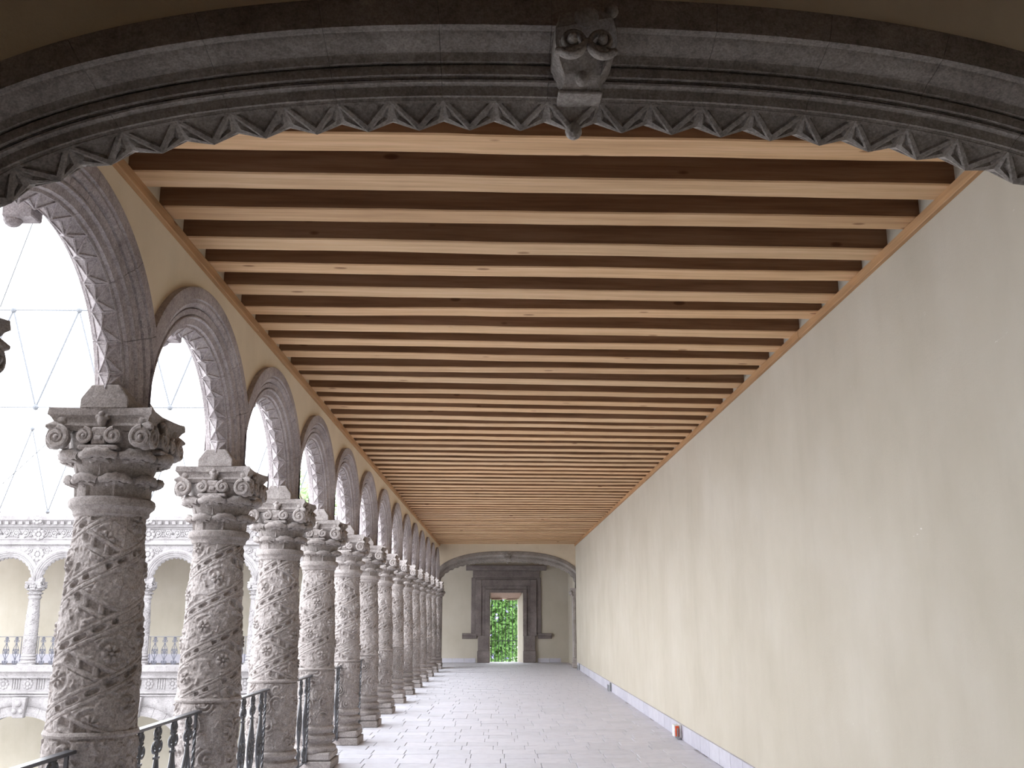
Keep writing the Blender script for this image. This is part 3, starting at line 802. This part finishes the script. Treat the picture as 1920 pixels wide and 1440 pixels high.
# ------------------------------------------------------------------ courtyard wing seen through the arcade
SB = 1.74; XB0 = -7.68; YB = 32.0
bgx = [XB0 + SB*k for k in range(-7, 4)]
bgx = [x for x in bgx if x < -2.6]
names = ['far','']
for k, x in enumerate(bgx):
    c = column((x, YB, 0), 'pale carved gallery column across the court, %s counted from the court corner' % ORD[len(bgx)-k], 'columns across the court', False, k*1.1, rz=PI/2)
    c.scale = (.92,.92,1)
    for ch in c.children:
        pass
def arc_court(x, k):
    r = empty('gallery_arch', (x, YB, 0)); r.scale = (SB/S,1,1); tag(r, 'pale toothed gallery arch across the court, %s counted from the court corner' % ORD[k], 'arch', 'arches across the court')
    for me, teeth in arc_mp:
        v = put('voussoir', me, r)
        for t in teeth: put('tooth', t, v)
def repaint(me, mat):
    c = me.copy(); c.materials.clear(); c.materials.append(mat); return c
arc_mp = [(repaint(a, M['stone_pale']), [repaint(t, M['stone_pale']) for t in b]) for a, b in arc_m]
PM = {}
for o in list(COL.objects):
    p = o
    while p.parent: p = p.parent
    if o.type == 'MESH' and p.name.startswith('carved_column') and p.location.y > 31.9 and p.location.x < -2.6:
        if o.data.name not in PM: PM[o.data.name] = repaint(o.data, M['stone_pale'])
        o.data = PM[o.data.name]
for k in range(len(bgx)-1):
    arc_court((bgx[k]+bgx[k+1])/2, len(bgx)-1-k)
    railing(((bgx[k]+bgx[k+1])/2, YB, 0), 0, 'grey scrolled iron railing across the court, %s panel from the court corner' % ORD[len(bgx)-1-k], 'railings across the court', SB-.42, HRP, BRP, BALP, POSTP, 4)
# facade above and below the gallery
cw = MB()
ARCB = ArchCurve(.82*SB/S, 1.17*SB/S, .70, .985, 2.68, 2, 2, SB/2, 2.65)
X0B, X1B = bgx[0], -2.17
for k in range(len(bgx)-1):
    xc = (bgx[k]+bgx[k+1])/2; P = []
    for q in range(41):
        x, z = ARCB.pt(.985, PI*q/40)
        if P and abs(x-P[-1][0]) < 1e-5: P[-1] = (x, max(z,P[-1][1])); continue
        P.append((x,z))
    v=[];f=[]
    for x, z in P: v += [(xc+x,YB-.12,z),(xc+x,YB-.12,3.82),(xc+x,YB+.12,3.82),(xc+x,YB+.12,z)]
    for j in range(len(P)-1):
        a,b=4*j,4*(j+1); f += [(a,b,b+1,a+1),(a+1,b+1,b+2,a+2),(a+2,b+2,b+3,a+3),(a+3,b+3,b,a)]
    cw.add(v,f)
cw.box(bgx[-1], X1B, YB-.12, YB+.12, 3.60, 3.82)
cw.box(X0B-.5, X1B, YB-.16, YB+.16, 3.80, 4.36)
wc = put('wall_courtyard', cw.me('wall_courtyard', M['stone_pale'])); tag(wc, 'pale carved stone facade of the gallery across the court', kind='structure')
put('moulding', MB().box(X0B-.5,X1B,YB-.21,YB-.1,3.80,3.86).box(X0B-.5,X1B,YB-.19,YB-.1,3.96,4.0).box(X0B-.5,X1B,YB-.20,YB-.1,4.30,4.34).me('moulding', M['stone_pale'], bevel=.01), wc)
put('cornice', MB().prism([(YB-.16,4.34),(YB-.24,4.36),(YB-.24,4.42),(YB-.34,4.52),(YB-.42,4.56),(YB-.44,4.68),(YB+.3,4.72),(YB+.3,4.34)], X0B-.5, X1B, 'x').me('cornice', M['stone_pale']), wc)
dent = MB().box(0,.11,YB-.36,YB-.2,4.43,4.53).me('dentil', M['stone_pale'])
x = X0B
while x < X1B-.3: put('dentil', dent, wc, (x,0,0)); x += .22
# scroll relief of the frieze and spandrels
sp = MB(); pts=[]
sp.tube(spiral_pts(.0,0,.105,1.5,18,0,1), .026, 5); sp.ball((0,0,0),.04,8,5)
for q in range(5): sp.ball((.15*math.cos(q*1.25),0,.10*math.sin(q*1.25)), .035, 6, 4)
scm = sp.me('frieze_scroll', M['stone_pale'], smooth=60)
x = X0B; k = 0
while x < X1B-.2: put('frieze_scroll', scm, wc, (x, YB-.175, 4.15)).scale = (1 if k%2 else -1,1,1.15); x += .30; k += 1
rosm = MB().ball((0,0,0),.06,8,5)
for q in range(8): rosm.ball((.11*math.cos(q*PI/4),0,.11*math.sin(q*PI/4)), .052, 8, 5)
ros = rosm.me('rosette', M['stone_pale'], smooth=60)
for x in bgx: 
    put('spandrel_rosette', ros, wc, (x, YB-.14, 3.50)).scale = (1.25,.6,1.4)
    for s_ in (-1,1): put('spandrel_scroll', scm, wc, (x+s_*.27, YB-.13, 3.62)).scale = (.9*s_,.7,.9)
    put('cornice_boss', ros, wc, (x, YB-.40, 4.58)).scale = (1.2,.8,1)
    put('frieze_boss', ros, wc, (x, YB-.20, 4.12)).scale = (1.3,.8,1.2)
# gallery slab and lower storey
slab('floor_courtyard_gallery', X0B-.5, -2.42, YB-.30, YE, -.26, 0, M['stone_pale'])
lo = MB()
LSP = SB*2; ARL = ArchCurve(1.38, 1.60, 1.05, 1.36, -2.42, 2.2, 2.2, LSP/2, -3)
lx = [-11.13 + LSP*k for k in range(-2, 3)]
for xc in lx:
    P=[]
    for q in range(41):
        x, z = ARL.pt(0, PI*q/40)
        P.append((x,z))
    P = [(-LSP/2,-5.4),(P[0][0]-.001,-5.4)]+P+[(P[-1][0]+.001,-5.4),(LSP/2,-5.4)]
    v=[];f=[]
    for x, z in P: v += [(xc+x,YB-.20,z),(xc+x,YB-.20,-.2),(xc+x,YB+.25,-.2),(xc+x,YB+.25,z)]
    for j in range(len(P)-1):
        a,b=4*j,4*(j+1); f += [(a,b,b+1,a+1),(a+1,b+1,b+2,a+2),(a+2,b+2,b+3,a+3),(a+3,b+3,b,a)]
    lo.add(v,f)
wlow = put('wall_courtyard_lower', lo.me('wall_courtyard_lower', M['stone_pale'])); tag(wlow, 'pale stone lower storey with broad arches across the court', kind='structure')
put('cornice', MB().prism([(YB-.2,-.24),(YB-.28,-.22),(YB-.34,-.12),(YB-.44,-.06),(YB-.46,.10),(YB-.2,.13),(YB+.2,.1),(YB+.2,-.24)], X0B-.5, -2.42, 'x').me('cornice', M['stone_pale']), wlow)
put('moulding', MB().box(X0B-.5,-2.3,YB-.27,YB-.1,-.72,-.66).box(X0B-.5,-2.3,YB-.25,YB-.1,-.80,-.76).me('moulding', M['stone_pale'], bevel=.01), wlow)
x = X0B+.2; k = 0
flm = MB()
for q in range(4): flm.box(-.13+.075*q,-.09+.075*q,-.03,.02,-.15,.15)
flute = flm.me('fluted_panel', M['stone_pale'], bevel=.008)
while x < -2.6:
    if k % 2: put('fluted_panel', flute, wlow, (x, YB-.20, -.44))
    else: put('rosette', ros, wlow, (x, YB-.20, -.44)).scale = (1.05,.6,1.05)
    x += .37; k += 1
prl = [(0,-.20),(0,-.27),(.3,-.29),(.34,-.26),(.9,-.25),(1,-.29),(1,-.20)]
vsm = [MB().add(*sweep(ARL, prl, q/11+.001, (q+1)/11-.001, 4)).me('voussoir', M['stone_pale']) for q in range(11)]
ksm = MB().prism([(-.16,-1.42),(.16,-1.42),(.22,-.82),(-.22,-.82)], -.40, -.18).ball((0,-.40,-1.0), .10).ball((-.10,-.40,-1.22), .08).ball((.10,-.40,-1.22), .08).me('keystone', M['stone_pale'], bevel=.02)
for k, xc in enumerate(lx):
    r = empty('lower_arch', (xc, YB, 0)); tag(r, 'broad pale stone arch low across the court, %s from the court corner' % ORD[len(lx)-k], 'arch', 'broad lower arches across the court')
    for m_ in vsm: put('voussoir', m_, r)
    put('keystone', ksm, r)
slab('wall_courtyard_inner', -26, -2.42, YE-.02, YE, -5.4, ZTOP, M['plaster'])
slab('wall_corner_lower', -2.42, -2.20, 2.8, YE, -5.4, -.3, M['stone_pale'])
slab('ceiling_courtyard_gallery', X0B-.5, -2.3, YB+.12, YE, 3.95, 4.3, M['deck'])
slab('baseboard_courtyard', -26, -2.5, YE-.05, YE-.02, 0, .30, M['skirting'])
slab('ground_courtyard', -30, -2.3, 2, YE, -5.6, -5.4, M['paving'])
slab('floor_cornice', -2.62, -2.42, 2.8, YB, -.24, -.012, M['stone_pale'])

# the wing the camera stands in, beside the near corner
nw = MB().box(-30, -2.62, 2.95, 3.25, 3.35, 4.75).box(-30, -2.62, 2.95, 3.25, -5.4, -.3)
tag(put('wall_wing', nw.me('wall_wing', M['stone_pale'])), 'stone front of the wing beside the foreground arch', kind='structure')
slab('floor_wing', -30, -2.42, -3, 3.3, -.3, 0, M['tile']); slab('wall_wing_back', -30, -2.4, -3.4, -3.0, -.3, ZTOP, M['plaster'])
slab('ceiling_wing', -30, -2.3, -3, 2.95, 4.0, 4.3, M['deck'])
slab('roof_walk', -2.3, 3.05, -3.4, YE+.6, 4.33, 4.6, M['paving'])
# ------------------------------------------------------------------ court roof frame and cables
tr = empty('roof_frame', (0,0,0)); tag(tr, 'pale steel space frame of the glass roof high over the court', 'roof frame')
strm = {}
def strut(a, b, r, mat, parent, name='strut'):
    me = MB().tube([a,b], r, 6).me(name, mat); return put(name, me, parent)
nodm = MB().ball((0,0,0), .07, 8, 6).me('node', M['steel'])
ZN, ZU = 5.0, 7.6
for (Yr, x0, dx, n, zn, zu) in ((33.0, -16.6, 1.62, 9, 4.95, 7.75), (22.5, -12.3, 1.55, 7, 6.3, 8.65)):
    for k in range(n):
        x = x0+dx*k
        put('node', nodm, tr, (x, Yr, zn)); put('node', nodm, tr, (x+dx/2, Yr, zu))
        strut((x,Yr,zn),(x+dx/2,Yr,zu),.022,M['steel'],tr); strut((x+dx,Yr,zn),(x+dx/2,Yr,zu),.022,M['steel'],tr)
    strut((x0,Yr,zn),(x0+dx*n,Yr,zn),.014,M['steel'],tr,'chord'); strut((x0,Yr,zu),(x0+dx*n,Yr,zu),.018,M['steel'],tr,'chord')
c1 = put('stay_cable', MB().tube([(-3.90,8.0,4.10),(-3.55,7.4,5.6)], .006, 5).me('stay_cable', M['cable'])) if False else None
def cable(a, b, r, label):
    o = put('stay_cable', MB().tube([a,b], r, 5).me('stay_cable', M['cable'])); tag(o, label, 'cable', 'thin cables over the court')
cable((-6.32,12.0,5.40),(-5.75,12.0,7.70), .008, 'thin taut cable slanting up behind the toothed arch at the picture edge')
cable((-11.4,22,4.1),(-7.9,22,7.7), .010, 'thin slanting cable crossing the white sky above the gallery cornice')

# ------------------------------------------------------------------ trees beyond
def tree(loc, rx, ry, rz_, nleaf, label, mat, blooms=0, branches=6, seed=1, ls=.10, trunk=3.0):
    r = empty('leafy_tree', loc); tag(r, label, 'tree', 'trees beyond the walls'); R_ = np.random.default_rng(seed)
    b = MB(); b.tube([(0,0,-trunk),(.1,0,-trunk*.5),(0,0,0),(.1,.1,rz_*.5)], [.16,.13,.10,.04], 7)
    put('trunk', b.me('trunk', M['bark'], smooth=60), r)
    for k in range(branches):
        a = 2*PI*k/branches+R_.uniform(0,.8); e = (math.cos(a)*rx*.8, math.sin(a)*ry*.8, R_.uniform(-.3,.8)*rz_)
        b = MB().tube([(0,0,-.2*rz_),(e[0]*.5,e[1]*.5,e[2]*.3),e], [.07,.05,.02], 6); put('branch', b.me('branch', M['bark'], smooth=60), r)
    def clump(n, m_, name):
        P = R_.normal(0,1,(n,3)); P /= np.linalg.norm(P,axis=1)[:,None]; P *= (R_.random((n,1))**.45)
        P *= [rx,ry,rz_]; v=[]; f=[]
        for i, p in enumerate(P):
            u = R_.normal(0,1,3); u /= np.linalg.norm(u); w_ = np.cross(u, R_.normal(0,1,3)); w_ /= np.linalg.norm(w_); s_ = ls*R_.uniform(.6,1.3)
            v += [p-u*s_, p+w_*s_*.45, p+u*s_, p-w_*s_*.45]; f.append((4*i,4*i+1,4*i+2,4*i+3))
        o = put(name, mesh(name, (v,f), m_), r); tag(o, kind='stuff')
    clump(nleaf, mat, 'foliage')
    if blooms: clump(blooms, M['bloom'], 'blossom')
tree((-.7, 42.5, 1.5), 2.0, 1.6, 2.6, 22000, 'leafy green tree with violet blossom behind the doorway grille', M['leaf'], 700, 9, 3, .10, 5.0)
tree((3.1, 44.5, .7), 1.9, 1.4, 2.0, 15000, 'bright green tree filling the other half of the doorway', M['leaf'], 250, 8, 4, .10, 5.0)
tree((-9.6, 50, 7.0), 2.2, 1.5, 2.2, 2200, 'pale tree crown above the gallery roof between distant arches', M['leaf_pale'], 0, 6, 5, .15, 8.0)
slab('ground_outside', -40, 40, YE+.6, 70, -5.8, -5.4, M['paving'])
